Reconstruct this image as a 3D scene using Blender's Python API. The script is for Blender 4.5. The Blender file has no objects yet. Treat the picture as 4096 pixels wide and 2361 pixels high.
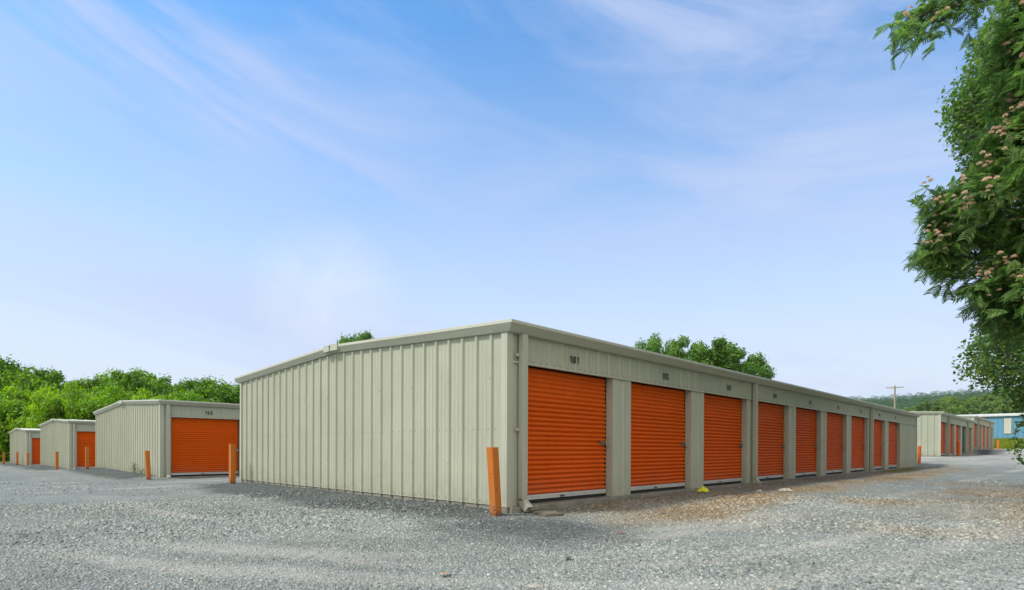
import bpy, math, random
import numpy as np
from mathutils import Vector, Matrix

random.seed(7)
RNG = np.random.default_rng(11)
S = bpy.context.scene
COL = S.collection
R = math.radians

# ------------------------------------------------------------------ camera numbers (photo pixels, 4096 wide)
CF, CV0, CYAW, CPIT, CROL = 2324.025, 1805.573, 0.77051, -0.00523, 0.00397
CPOS = np.array([-5.588, -5.522, 0.791])
_F = np.array([math.cos(CYAW)*math.cos(CPIT), math.sin(CYAW)*math.cos(CPIT), math.sin(CPIT)])
_Rt = np.array([math.sin(CYAW), -math.cos(CYAW), 0.0])
_U = np.cross(_Rt, _F)
CR = _Rt*math.cos(CROL)+_U*math.sin(CROL)
CU = -_Rt*math.sin(CROL)+_U*math.cos(CROL)

def at(px, py, D):
    """the point of the place seen at photo pixel px, py at depth D metres"""
    return CPOS+(_F+CR*((px-2048)/CF)+CU*((CV0-py)/CF))*D

# ------------------------------------------------------------------ scene helpers
def tag(o, label=None, cat=None, group=None, kind=None):
    if label: o['label'] = label
    if cat: o['category'] = cat
    if group: o['group'] = group
    if kind: o['kind'] = kind
    return o

def empty(name, loc, rz=0.0):
    o = bpy.data.objects.new(name, None)
    o.empty_display_size = 0.2
    COL.objects.link(o)
    o.location = loc
    o.rotation_euler = (0, 0, rz)
    return o

def link(name, me, parent=None, loc=None):
    o = bpy.data.objects.new(name, me)
    COL.objects.link(o)
    if parent: o.parent = parent
    if loc is not None: o.location = loc
    return o

class MB:
    """collects shapes and links them as ONE mesh object"""
    def __init__(s):
        s.v = []; s.f = []; s.m = []; s.sm = []
    def face(s, pts, m=0, smooth=False):
        b = len(s.v)
        s.v += [tuple(p) for p in pts]
        s.f.append(tuple(range(b, b+len(pts)))); s.m.append(m); s.sm.append(smooth)
    def box(s, x0, x1, y0, y1, z0, z1, m=0):
        b = len(s.v)
        s.v += [(x0,y0,z0),(x1,y0,z0),(x1,y1,z0),(x0,y1,z0),(x0,y0,z1),(x1,y0,z1),(x1,y1,z1),(x0,y1,z1)]
        for q in ((0,3,2,1),(4,5,6,7),(0,1,5,4),(1,2,6,5),(2,3,7,6),(3,0,4,7)):
            s.f.append(tuple(b+i for i in q)); s.m.append(m); s.sm.append(False)
    def grid(s, rows, m=0, smooth=False, closed=False):
        """rows: list of equal-length point lists"""
        b = len(s.v); n = len(rows[0])
        for r in rows: s.v += [tuple(p) for p in r]
        for i in range(len(rows)-1):
            for j in range(n if closed else n-1):
                k = (j+1) % n
                s.f.append((b+i*n+j, b+i*n+k, b+(i+1)*n+k, b+(i+1)*n+j)); s.m.append(m); s.sm.append(smooth)
    def extr(s, prof, a, b, m=0, smooth=False):
        """profile points swept from vector a to vector b (added to each point)"""
        s.grid([[tuple(np.add(p, a)) for p in prof], [tuple(np.add(p, b)) for p in prof]], m, smooth)
    def tube(s, pts, rad, n=8, m=0, cap=True):
        rows = []
        for i, p in enumerate(pts):
            p = Vector(p)
            q0 = Vector(pts[max(i-1,0)]); q1 = Vector(pts[min(i+1,len(pts)-1)])
            d = (q1-q0).normalized()
            a = d.orthogonal().normalized() if i == 0 else (a-d*a.dot(d)).normalized()
            c = d.cross(a)
            r = rad[i] if hasattr(rad, '__len__') else rad
            rows.append([tuple(p+(a*math.cos(t)+c*math.sin(t))*r) for t in [2*math.pi*k/n for k in range(n)]])
        s.grid(rows, m, True, True)
        if cap:
            s.face(rows[-1], m); s.face(rows[0][::-1], m)
    def mesh(s, name, mats):
        me = bpy.data.meshes.new(name)
        me.from_pydata(s.v, [], s.f)
        for mt in (mats if isinstance(mats, (list, tuple)) else [mats]): me.materials.append(mt)
        me.polygons.foreach_set('material_index', s.m)
        me.polygons.foreach_set('use_smooth', s.sm)
        me.update()
        return me
    def build(s, name, mats, parent=None, loc=None, bevel=0):
        o = link(name, s.mesh(name, mats), parent, loc)
        if bevel:
            md = o.modifiers.new('bevel', 'BEVEL'); md.width = bevel; md.segments = 2; md.limit_method = 'ANGLE'
        return o

def np_mesh(name, V, Fq, mat, zone=None, smooth=False):
    """V (n,3) and faces (m,k) arrays to a mesh"""
    me = bpy.data.meshes.new(name)
    k = Fq.shape[1]
    me.vertices.add(len(V)); me.vertices.foreach_set('co', np.ascontiguousarray(V, dtype=np.float32).ravel())
    me.loops.add(Fq.size); me.loops.foreach_set('vertex_index', np.ascontiguousarray(Fq, dtype=np.int32).ravel())
    me.polygons.add(len(Fq)); me.polygons.foreach_set('loop_start', np.arange(0, Fq.size, k, dtype=np.int32))
    me.polygons.foreach_set('loop_total', np.full(len(Fq), k, dtype=np.int32))
    if smooth: me.polygons.foreach_set('use_smooth', np.ones(len(Fq), dtype=bool))
    if zone is not None:
        at_ = me.attributes.new('zone', 'FLOAT_COLOR', 'POINT')
        at_.data.foreach_set('color', np.ascontiguousarray(zone, dtype=np.float32).ravel())
    me.materials.append(mat)
    me.update(); me.validate()
    return me

# ------------------------------------------------------------------ materials
class NT:
    def __init__(s, name):
        s.mat = bpy.data.materials.new(name); s.mat.use_nodes = True
        s.t = s.mat.node_tree; s.t.nodes.clear()
        s.out = s.n('ShaderNodeOutputMaterial')
    def n(s, typ, **kw):
        nd = s.t.nodes.new(typ)
        for k, v in kw.items():
            if k.startswith('_'): setattr(nd, k[1:], v)
            else: nd.inputs[k.replace('__', ' ')].default_value = v
        return nd
    def l(s, a, b): s.t.links.new(a, b)
    def pos(s, scale=(1,1,1), rot=(0,0,0)):
        tc = s.n('ShaderNodeTexCoord'); mp = s.n('ShaderNodeMapping')
        mp.inputs['Scale'].default_value = scale; mp.inputs['Rotation'].default_value = rot
        s.l(tc.outputs['Object'], mp.inputs['Vector'])
        return mp.outputs['Vector']
    def noise(s, vec, scale, detail=4, rough=.55, dist=0):
        nd = s.n('ShaderNodeTexNoise', Scale=scale, Detail=detail, Roughness=rough, Distortion=dist)
        s.l(vec, nd.inputs['Vector']); return nd.outputs['Fac']
    def ramp(s, fac, stops, interp='LINEAR'):
        nd = s.n('ShaderNodeValToRGB'); nd.color_ramp.interpolation = interp
        el = nd.color_ramp.elements
        while len(el) < len(stops): el.new(.5)
        for e, (p, c) in zip(el, stops):
            e.position = p; e.color = (c, c, c, 1) if not hasattr(c, '__len__') else (*c, 1)
        s.l(fac, nd.inputs['Fac']); return nd.outputs['Color']
    def mix(s, fac, a, b, blend='MIX'):
        nd = s.n('ShaderNodeMix', _data_type='RGBA', _blend_type=blend)
        for i, x in ((0, fac), (6, a), (7, b)):
            if hasattr(x, 'is_output'): s.l(x, nd.inputs[i])
            elif i: nd.inputs[i].default_value = (*x, 1)
            else: nd.inputs[i].default_value = x
        return nd.outputs[2]
    def math(s, op, a, b=0.0, clamp=False):
        nd = s.n('ShaderNodeMath', _operation=op, _use_clamp=clamp)
        for i, x in ((0, a), (1, b)):
            if hasattr(x, 'is_output'): s.l(x, nd.inputs[i])
            else: nd.inputs[i].default_value = x
        return nd.outputs[0]
    def bsdf(s, color, rough=.5, metal=0, bump=None, bstr=.3, bdist=.01, spec=.5):
        b = s.n('ShaderNodeBsdfPrincipled', Metallic=metal)
        b.inputs['Specular IOR Level'].default_value = spec
        if hasattr(color, 'is_output'): s.l(color, b.inputs['Base Color'])
        else: b.inputs['Base Color'].default_value = (*color, 1)
        if hasattr(rough, 'is_output'): s.l(rough, b.inputs['Roughness'])
        else: b.inputs['Roughness'].default_value = rough
        if bump is not None:
            bn = s.n('ShaderNodeBump', Strength=bstr, Distance=bdist)
            s.l(bump, bn.inputs['Height']); s.l(bn.outputs['Normal'], b.inputs['Normal'])
        s.l(b.outputs[0], s.out.inputs['Surface'])
        return b

def paint(name, col, rough=.45, dirt=.25, dirtcol=(.16,.15,.11), spec=.35, panel=0.0, foot=0.0, fade=0.0, chip=None):
    t = NT(name)
    v = t.pos()
    big = t.noise(v, 1.3, 5, .6)
    strk = t.noise(t.pos((11, 11, .45)), 2.0, 5, .65)
    fine = t.noise(v, 60, 3, .6)
    c = t.mix(t.ramp(big, [(.3, 0), (.75, 1)]), tuple(x*.93 for x in col), tuple(min(1, x*1.05) for x in col))
    if panel:       # sheets about 0.9 m wide, each a little different
        sn = t.n('ShaderNodeVectorMath', _operation='SNAP'); t.l(v, sn.inputs[0]); sn.inputs[1].default_value = (.91, .91, 50)
        wn = t.n('ShaderNodeTexWhiteNoise'); t.l(sn.outputs[0], wn.inputs['Vector'])
        c = t.mix(1.0, c, t.ramp(wn.outputs['Value'], [(0, 1-panel), (1, 1+panel)]), 'MULTIPLY')
    if fade:        # sun-faded pieces
        oi = t.n('ShaderNodeObjectInfo')
        c = t.mix(t.math('MULTIPLY', t.math('MULTIPLY', oi.outputs['Random'], fade), t.ramp(big, [(.3, .3), (.7, 1)])), c, tuple(x*.8+.035 for x in col))
    f = t.math('MULTIPLY', t.ramp(strk, [(.5, 0), (.8, 1)]), dirt)
    c = t.mix(f, c, dirtcol)
    c = t.mix(t.math('MULTIPLY', t.ramp(fine, [(.62, 0), (.72, 1)]), dirt*.6), c, dirtcol)
    if foot:
        sx_ = t.n('ShaderNodeSeparateXYZ'); t.l(v, sx_.inputs[0])
        low = t.math('SUBTRACT', 1.0, t.math('DIVIDE', sx_.outputs[2], .42), True)
        c = t.mix(t.math('MULTIPLY', t.math('MULTIPLY', low, t.ramp(t.noise(v, 6, 6, .7), [(.38, 0), (.68, 1)])), foot), c, (.22, .20, .16))
    if chip:
        sx_ = t.n('ShaderNodeSeparateXYZ'); t.l(v, sx_.inputs[0])
        low = t.math('SUBTRACT', 1.0, t.math('DIVIDE', sx_.outputs[2], .22), True)
        k = t.math('ADD', t.noise(v, 26, 4, .65), t.math('MULTIPLY', low, .22))
        c = t.mix(t.ramp(k, [(.66, 0), (.68, 1)]), c, chip)
    rg = t.math('ADD', t.math('MULTIPLY', big, .2), rough-.1)
    t.bsdf(c, rg, bump=t.noise(t.pos((3, 3, 1.2)), 1.6, 2), bstr=.22, bdist=.02, spec=spec)
    return t.mat

SIDING = paint('siding_paint', (.385, .41, .325), .5, .2, spec=.25, panel=.045, foot=.5)
TRIM = paint('trim_paint', (.435, .455, .37), .5, .16, spec=.25, foot=.35)
ROOFM = paint('roof_sheet_paint', (.62, .61, .55), .4, .2)
DOOR = paint('orange_door_paint', (.67, .104, .002), .55, .2, (.22, .05, .01), .12, foot=.45, fade=.4)
DOORX = paint('dark_green_door_paint', (.02, .05, .035), .4, .1)
BOLL = paint('bollard_paint', (.50, .155, .022), .6, .4, (.25, .09, .02), .25, foot=.5, chip=(.12, .07, .045))
BOLLR = paint('pipe_bollard_paint', (.70, .16, .03), .55, .3, (.3, .1, .03), .25, foot=.4)
BLUE = paint('blue_sheet_paint', (.12, .31, .46), .5, .12, (.1,.2,.28))
PALE = paint('pale_sheet_paint', (.55, .54, .46), .5, .2)
WHITE = paint('white_trim_paint', (.60, .60, .57), .45, .15)

def plain(name, col, rough=.5, metal=0, spec=.5):
    t = NT(name)
    n = t.noise(t.pos(), 14, 4)
    c = t.mix(n, tuple(x*.8 for x in col), tuple(min(1, x*1.2) for x in col))
    t.bsdf(c, rough, metal, spec=spec); return t.mat
GALV = plain('galvanised_steel', (.62, .63, .62), .42, .35)
RUBBER = plain('black_rubber', (.02, .02, .02), .7)
STEEL = plain('latch_steel', (.22, .2, .17), .4, .8)
BRASS = plain('padlock_steel', (.6, .58, .52), .3, .9)
INK = plain('black_lettering', (.012, .012, .012), .5)
SCREW = plain('screw_heads', (.17, .165, .13), .5, .3)
YELLOW = plain('yellow_film', (.75, .78, .03), .35)
PAPER = plain('pale_paper', (.36, .33, .27), .8)
BARK = plain('bark', (.13, .10, .075), .9)
POLEW = plain('weathered_pole_wood', (.30, .26, .20), .9)
DARKM = plain('dark_gap_metal', (.03, .028, .022), .7)

def concrete(name, col):
    t = NT(name); v = t.pos()
    c = t.mix(t.ramp(t.noise(v, 3, 6, .65), [(.3, 0), (.7, 1)]), tuple(x*.6 for x in col), col)
    c = t.mix(t.math('MULTIPLY', t.ramp(t.noise(v, 7, 5), [(.5, 0), (.7, 1)]), .5), c, (.10, .11, .06))
    t.bsdf(c, .9, bump=t.noise(v, 90, 4), bstr=.5, bdist=.004, spec=.2); return t.mat
CONC = concrete('slab_concrete', (.30, .29, .25))
CONCD = concrete('splash_block_concrete', (.17, .16, .12))

def leafmat(name, c0, c1, c2, transl=.35, rough=.5, spec=.3, clump=.55):
    """leaf colours vary from leaf to leaf and a little from tree to tree"""
    t = NT(name)
    g = t.n('ShaderNodeNewGeometry'); oi = t.n('ShaderNodeObjectInfo')
    big = t.noise(t.pos(), clump, 3)
    f = t.math('ADD', t.math('MULTIPLY', g.outputs['Random Per Island'], .55), t.math('MULTIPLY', big, .45))
    c = t.ramp(f, [(.15, c0), (.5, c1), (.85, c2)])
    hs = t.n('ShaderNodeHueSaturation'); t.l(c, hs.inputs['Color'])
    t.l(t.math('ADD', t.math('MULTIPLY', oi.outputs['Random'], .36), .82), hs.inputs['Value'])
    t.l(t.math('ADD', t.math('MULTIPLY', oi.outputs['Random'], -.022), .511), hs.inputs['Hue'])
    b = t.n('ShaderNodeBsdfPrincipled', Roughness=rough); b.inputs['Specular IOR Level'].default_value = spec
    t.l(hs.outputs[0], b.inputs['Base Color'])
    tr = t.n('ShaderNodeBsdfTranslucent')
    hs2 = t.n('ShaderNodeHueSaturation'); hs2.inputs['Saturation'].default_value = 1.15; hs2.inputs['Value'].default_value = 1.5
    t.l(hs.outputs[0], hs2.inputs['Color']); t.l(hs2.outputs[0], tr.inputs['Color'])
    mx = t.n('ShaderNodeMixShader', Fac=transl)
    t.l(b.outputs[0], mx.inputs[1]); t.l(tr.outputs[0], mx.inputs[2]); t.l(mx.outputs[0], t.out.inputs['Surface'])
    return t.mat
LEAF_DARK = leafmat('mid_green_foliage', (.055, .12, .018), (.115, .24, .03), (.21, .37, .05), .48)
LEAF_LIME = leafmat('yellow_green_foliage', (.09, .18, .015), (.19, .36, .025), (.33, .52, .05), .5)
LEAF_MID = leafmat('broad_green_foliage', (.06, .13, .025), (.13, .25, .05), (.22, .37, .075), .5)
LEAF_HILL = leafmat('hill_foliage', (.07, .13, .03), (.15, .25, .055), (.26, .37, .085), .5)
LEAF_FAR = leafmat('far_forest_foliage', (.04, .10, .05), (.065, .14, .065), (.10, .19, .075), .4)  # bluish distance haze partly put into the leaf colour
LEAF_SILK = leafmat('feathery_foliage', (.034, .084, .028), (.082, .168, .048), (.21, .32, .09), .46, .5, .25, 2.2)
LEAF_BROAD = leafmat('small_leaf_foliage', (.035, .085, .026), (.07, .155, .038), (.17, .26, .04), .42, .5, .25, 1.4)
PINK = leafmat('pink_blossom', (.55, .33, .27), (.62, .47, .35), (.68, .60, .44), .3, .8, .1)
DRYLEAF = leafmat('dry_leaves', (.07, .035, .012), (.20, .11, .04), (.36, .23, .10), .2, .8, .1)
GRASSM = leafmat('grass_blades', (.08, .12, .015), (.17, .22, .02), (.30, .33, .05), .3, .6, .2)

# ------------------------------------------------------------------ the lie of the land
def lerp(x, xs, ys): return np.interp(x, xs, ys)
def land(x, y):
    x = np.asarray(x, float); y = np.asarray(y, float)
    z = lerp(x, [-8, 0, 1, 5, 10, 26, 28.5, 34, 48.6, 50.3, 64, 74, 110, 170, 400, 2000],
             [-.13, -.125, -.11, -.05, -.03, -.03, .0, .41, .44, .80, .84, .87, 2.36, 4.0, 6, 6])
    wy = lerp(y, [9.6, 15, 25, 31, 41, 46, 60, 90], [0, -.12, -.07, -.30, -.30, -.46, -.5, -.5])
    z = z+wy*lerp(x, [0, 30, 40, 400], [1, 1, .3, .1])
    # gravel banked against each gable end
    for y0, y1, h in ((.2, 9.3, .085), (15.9, 25.3, .10), (31.3, 40.7, .09), (46.6, 56, .08)):
        inside = lerp(y, [y0-1.2, y0+.9, y1-1.0, y1+1.0], [0, 1, 1, 0])
        z = z+h*inside*lerp(x, [-1.7, -.25, .1, .6], [0, 1, 1, 0])
    # gentle unevenness of a driven yard
    z = z+.012*np.sin(x*.9+1.3*np.sin(y*.7))*np.cos(y*.8+.5)+.008*np.sin(2.3*x+y)*np.cos(1.7*y-x)
    return z

def hnoise(x, y, s, seed=0):
    """cheap smooth value noise in numpy, 0..1"""
    x = x/s+seed*17.3; y = y/s-seed*9.1
    xi = np.floor(x); yi = np.floor(y); fx = x-xi; fy = y-yi
    def h(a, b):
        q = np.sin(a*127.1+b*311.7+seed*74.7)*43758.5453
        return q-np.floor(q)
    fx = fx*fx*(3-2*fx); fy = fy*fy*(3-2*fy)
    return (h(xi, yi)*(1-fx)+h(xi+1, yi)*fx)*(1-fy)+(h(xi, yi+1)*(1-fx)+h(xi+1, yi+1)*fx)*fy

def segdist(x, y, pts):
    d = np.full(np.shape(x), 1e9)
    for (ax, ay), (bx, by) in zip(pts[:-1], pts[1:]):
        vx, vy = bx-ax, by-ay
        t = np.clip(((x-ax)*vx+(y-ay)*vy)/(vx*vx+vy*vy), 0, 1)
        d = np.minimum(d, np.hypot(x-ax-t*vx, y-ay-t*vy))
    return d

def zones(x, y):
    """R dark crushed stone and one painted building shadow, G brown dirt and leaf bits, B pale driven dust, A grass"""
    n1 = hnoise(x, y, 1.1, 1); n2 = hnoise(x, y, .35, 2); n3 = hnoise(x, y, 3.5, 3)
    rag = (n1-.5)*.7+(n2-.5)*.35
    dark = np.zeros_like(x)
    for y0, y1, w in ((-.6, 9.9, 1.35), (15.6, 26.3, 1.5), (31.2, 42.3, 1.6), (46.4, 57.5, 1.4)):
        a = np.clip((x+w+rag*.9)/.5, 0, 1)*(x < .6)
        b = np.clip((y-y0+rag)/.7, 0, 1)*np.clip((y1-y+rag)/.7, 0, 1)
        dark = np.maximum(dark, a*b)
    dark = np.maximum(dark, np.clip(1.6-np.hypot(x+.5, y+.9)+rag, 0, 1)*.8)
    dark = np.maximum(dark, np.clip(1.4-np.hypot((x-50.5)*.35, (y+.9)*1.2)+rag, 0, 1))  # shadow before the two right-hand buildings, painted into the ground colour
    brown = np.zeros_like(x)
    strip = np.clip((y+1.9+rag*1.6)/1.3, 0, 1)*np.clip((x-.2)/1.2, 0, 1)*np.clip((29.5-x)/1.5, 0, 1)*(y < .4)
    brown = np.maximum(brown, strip*(.32+.36*n2))
    st = segdist(x, y, [(1.0, -1.6), (4.1, -1.45), (7, -1.5), (11, -1.5), (16, -1.75), (24, -1.9)])
    brown = np.maximum(brown, np.clip(1.1-st/(.5+.6*n3)+rag*.9, 0, 1)*(.68+.32*n1))
    rt = np.clip((x-1.2+rag*2)/2.5, 0, 1)*np.clip((-2.6-y+rag*2)/1.2, 0, 1)*np.clip((16-x)/6, 0, 1)
    brown = np.maximum(brown, rt*np.clip(n1*.7+.15, 0, .6))
    brown = np.maximum(brown, np.clip(1-np.hypot((x-27.2), (y+1.0)*1.3)/1.8+rag, 0, 1)*.8)
    pale = np.zeros_like(x)
    for pts, w in (([(-7.5, 8.6), (-4.4, 9.05), (-2.8, 9.3), (-.8, 9.75), (1.5, 11.2), (6, 12.2), (25, 12.4)], .22),
                   ([(-9, 11.6), (-4, 12.0), (0, 12.6), (25, 13.2)], .35),
                   ([(-9, 27), (-2, 27.5), (20, 28.2)], .7),
                   ([(-4.9, 1.2), (-4.3, -.5), (-3.4, -1.9), (-2.6, -3.0), (-1.8, -3.9), (-.6, -4.4), (1.5, -4.75), (6, -4.3)], .20),
                   ([(-4.2, 1.4), (-3.7, .0), (-2.9, -1.2), (-2.0, -1.75), (-.6, -2.3), (1.5, -2.75), (6, -3.2), (30, -4)], .22),
                   ([(-2.9, -3.4), (-2.2, -4.2), (-1.1, -4.72), (.8, -5.05), (5, -4.9)], .10),
                   ([(-3.4, 7), (-3.2, 3.5), (-2.8, 1.2), (-2.1, -.4), (-.9, -1.75), (.8, -2.3), (5, -2.75)], .16),
                   ([(-6, 5), (-4.6, 2.6), (-3.9, .8), (-3.0, -1.6), (-2.1, -2.75), (-.9, -3.55), (1.5, -3.95), (8, -3.8)], .14)):
        pale = np.maximum(pale, np.clip(1.2-segdist(x, y, pts)/w+rag*1.1, 0, 1)*np.clip(hnoise(x, y, 1.6, 7)*1.5-.12, 0, 1))
    pale = np.maximum(pale, np.clip((x-27)/6, 0, 1))
    pale = np.maximum(pale, np.clip((y-26)/6, 0, 1)*np.clip((-1.8-x)/2, 0, 1)*.6)
    for yy in (26.3, 42.2): brown = np.maximum(brown, np.clip(1.1-np.hypot((x+1.7)/1.0, (y-yy)/2.4)+rag, 0, 1)*.9)
    pale = pale*(1-dark)
    g = np.maximum(np.clip((x-73.4)/.3, 0, 1), np.clip((y-59-.05*x+rag)/.8, 0, 1))
    g = np.maximum(g, np.clip((-7.5-y-.1*x+rag*2)/1.5, 0, 1)*np.clip((x-.0)/2, 0, 1))
    g = np.maximum(g, np.clip((-13-y)/1.5, 0, 1)); g = np.maximum(g, np.clip((-22-x)/1.5, 0, 1))
    return np.stack([dark, brown, pale, g], -1)

def stone_color(t, zone_out, idcol, vec):
    """stone colour from its own random value plus the zone of the yard it lies in"""
    sp = t.n('ShaderNodeSeparateColor'); t.l(zone_out.outputs['Color'], sp.inputs['Color'])
    base = t.ramp(idcol, [(.0, (.115, .132, .127)), (.18, (.19, .213, .205)), (.6, (.25, .277, .265)), (.9, (.32, .345, .325)), (.975, (.44, .455, .42)), (1, (.34, .29, .21))])
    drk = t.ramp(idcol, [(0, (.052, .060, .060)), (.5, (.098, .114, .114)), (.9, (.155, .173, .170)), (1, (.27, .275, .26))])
    brw = t.ramp(idcol, [(0, (.14, .11, .07)), (.35, (.255, .21, .14)), (.75, (.345, .30, .215)), (1, (.42, .39, .33))])
    pal = t.ramp(idcol, [(0, (.25, .26, .245)), (.5, (.34, .347, .322)), (1, (.43, .43, .395))])
    rag = t.math('MULTIPLY', t.math('ADD', t.noise(vec, 7, 5, .75), -.5), 1.5)
    def f(ch, k=1.0): return t.math('ADD', t.math('MULTIPLY', sp.outputs[ch], 1.25), t.math('MULTIPLY', rag, t.math('MULTIPLY', sp.outputs[ch], 1.6)), True)
    c = t.mix(t.math('MULTIPLY', f(2), .85), base, pal)
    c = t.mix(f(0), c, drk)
    c = t.mix(f(1), c, brw)
    c = t.mix(1.0, c, t.ramp(t.noise(vec, .55, 6, .7, .4), [(.32, .80), (.68, 1.12)]), 'MULTIPLY')
    return c, sp

def ground_mat():
    t = NT('gravel_yard')
    v = t.pos()
    za = t.n('ShaderNodeAttribute', _attribute_name='zone')
    warp = t.n('ShaderNodeTexNoise', Scale=25, Detail=3); t.l(v, warp.inputs['Vector'])
    vm = t.n('ShaderNodeVectorMath', _operation='MULTIPLY_ADD'); t.l(warp.outputs['Color'], vm.inputs[0]); vm.inputs[1].default_value = (.02, .02, .02); t.l(v, vm.inputs[2])
    vor = t.n('ShaderNodeTexVoronoi', Scale=48); t.l(vm.outputs[0], vor.inputs['Vector'])
    vor2 = t.n('ShaderNodeTexVoronoi', Scale=17); t.l(vm.outputs[0], vor2.inputs['Vector'])
    s1 = t.n('ShaderNodeSeparateColor'); t.l(vor.outputs['Color'], s1.inputs['Color'])
    s2 = t.n('ShaderNodeSeparateColor'); t.l(vor2.outputs['Color'], s2.inputs['Color'])
    big = t.noise(v, .8, 6, .65)
    idv = t.math('ADD', t.math('ADD', t.math('MULTIPLY', s1.outputs[0], .55), t.math('MULTIPLY', s2.outputs[0], .25)), t.math('MULTIPLY', big, .22))
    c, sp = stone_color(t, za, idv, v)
    soft = t.ramp(t.noise(v, .35, 6, .7, .4), [(.3, .80), (.7, 1.0)])
    c = t.mix(1.0, c, soft, 'MULTIPLY')
    g = t.ramp(t.noise(v, 3, 5, .7), [(.3, (.035, .06, .01)), (.6, (.09, .13, .02)), (.8, (.16, .18, .035))])
    c = t.mix(za.outputs['Alpha'], c, g)
    h = t.math('ADD', t.math('MULTIPLY', vor.outputs['Distance'], -1), t.math('MULTIPLY', t.math('MULTIPLY', vor2.outputs['Distance'], -1), t.ramp(s2.outputs[1], [(.5, 0), (.8, 1.4)])))
    h = t.math('MULTIPLY', h, t.math('ADD', t.math('MULTIPLY', sp.outputs[2], -.6), 1))
    t.bsdf(c, .9, bump=h, bstr=.9, bdist=.018, spec=.15)
    return t.mat
GROUND = ground_mat()

def stones_mat():
    t = NT('loose_stones')
    za = t.n('ShaderNodeAttribute', _attribute_name='zone')
    g = t.n('ShaderNodeNewGeometry')
    v = t.pos()
    c, sp = stone_color(t, za, g.outputs['Random Per Island'], v)
    t.bsdf(c, .85, bump=t.noise(v, 120, 3), bstr=.4, bdist=.003, spec=.2)
    return t.mat
STONES = stones_mat()

def graded(lo, hi, a, b, s0, grow=1.16):
    xs = list(np.arange(a, b+1e-6, s0)); st = s0
    while xs[-1] < hi: st *= grow; xs.append(xs[-1]+st)
    st = s0; left = []
    x = a
    while x > lo: st *= grow; x -= st; left.append(x)
    return np.array(left[::-1]+xs)
gx = graded(-1600, 1900, -7, 9, .1, 1.035); gy = graded(-1600, 1900, -7, 11, .1, 1.035)
GX, GY = np.meshgrid(gx, gy)
GZ = land(GX, GY)
V = np.stack([GX.ravel(), GY.ravel(), GZ.ravel()], -1)
nx, ny = len(gx), len(gy)
ii = (np.arange(ny-1)[:, None]*nx+np.arange(nx-1)[None, :]).ravel()
FQ = np.stack([ii, ii+1, ii+1+nx, ii+nx], -1)
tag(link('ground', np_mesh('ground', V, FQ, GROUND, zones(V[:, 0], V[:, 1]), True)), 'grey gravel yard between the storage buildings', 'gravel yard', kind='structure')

# loose gravel that reads stone by stone near the viewer
def scatter_stones(n, r0, r1, smin, smax):
    ang = CYAW+RNG.uniform(-1.02, 1.02, n*2)
    rad = np.sqrt(RNG.uniform(r0*r0, r1*r1, n*2))
    x = CPOS[0]+rad*np.cos(ang); y = CPOS[1]+rad*np.sin(ang)
    z4 = zones(x, y)
    keep = RNG.random(n*2) > np.clip(z4[:, 2]*.6+.25*(hnoise(x, y, .8, 5) < .35), 0, .95)
    keep &= ~((x > -.03) & (y > -.08)) & (z4[:, 3] < .3)
    x = x[keep][:n]; y = y[keep][:n]; z4 = z4[keep][:n]
    m = len(x)
    s = (smin+(smax-smin)*RNG.random(m)**2.0)*(.62+1.05*hnoise(x, y, 1.3, 9)**1.5+.35*(RNG.random(m) < .04))
    cube = np.array([[-1,-1,-1],[1,-1,-1],[1,1,-1],[-1,1,-1],[-.7,-.7,1],[.7,-.7,1],[.7,.7,1],[-.7,.7,1]], float)*.5
    P = cube[None]*(1+RNG.uniform(-.34, .34, (m, 8, 3)))
    P *= np.stack([np.ones(m), RNG.uniform(.55, .95, m), RNG.uniform(.28, .6, m)], -1)[:, None]*s[:, None, None]
    a = RNG.uniform(0, 6.283, m); tl = RNG.normal(0, .28, m)
    c, s_ = np.cos(tl)[:, None], np.sin(tl)[:, None]
    P = np.stack([P[..., 0]*c-P[..., 2]*s_, P[..., 1], P[..., 0]*s_+P[..., 2]*c], -1)
    c, s_ = np.cos(a)[:, None], np.sin(a)[:, None]
    P = np.stack([P[..., 0]*c-P[..., 1]*s_, P[..., 0]*s_+P[..., 1]*c, P[..., 2]], -1)
    P += np.stack([x, y, land(x, y)+s*.12], -1)[:, None]
    f = np.array([[4,5,6,7],[0,1,5,4],[1,2,6,5],[2,3,7,6],[3,0,4,7]])
    F_ = (np.arange(m)[:, None, None]*8+f[None]).reshape(-1, 4)
    return P.reshape(-1, 3), F_, np.repeat(z4, 8, 0)
A = [scatter_stones(105000, 3.2, 6.5, .008, .029), scatter_stones(70000, 6.5, 12, .010, .034), scatter_stones(9000, 12, 24, .015, .04)]
off = 0; Vs, Fs, Zs = [], [], []
for v_, f_, z_ in A:
    Vs.append(v_); Fs.append(f_+off); Zs.append(z_); off += len(v_)
tag(link('gravel', np_mesh('gravel', np.concatenate(Vs), np.concatenate(Fs), STONES, np.concatenate(Zs))),
    'loose crushed grey stone covering the yard', 'gravel', kind='stuff')

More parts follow.
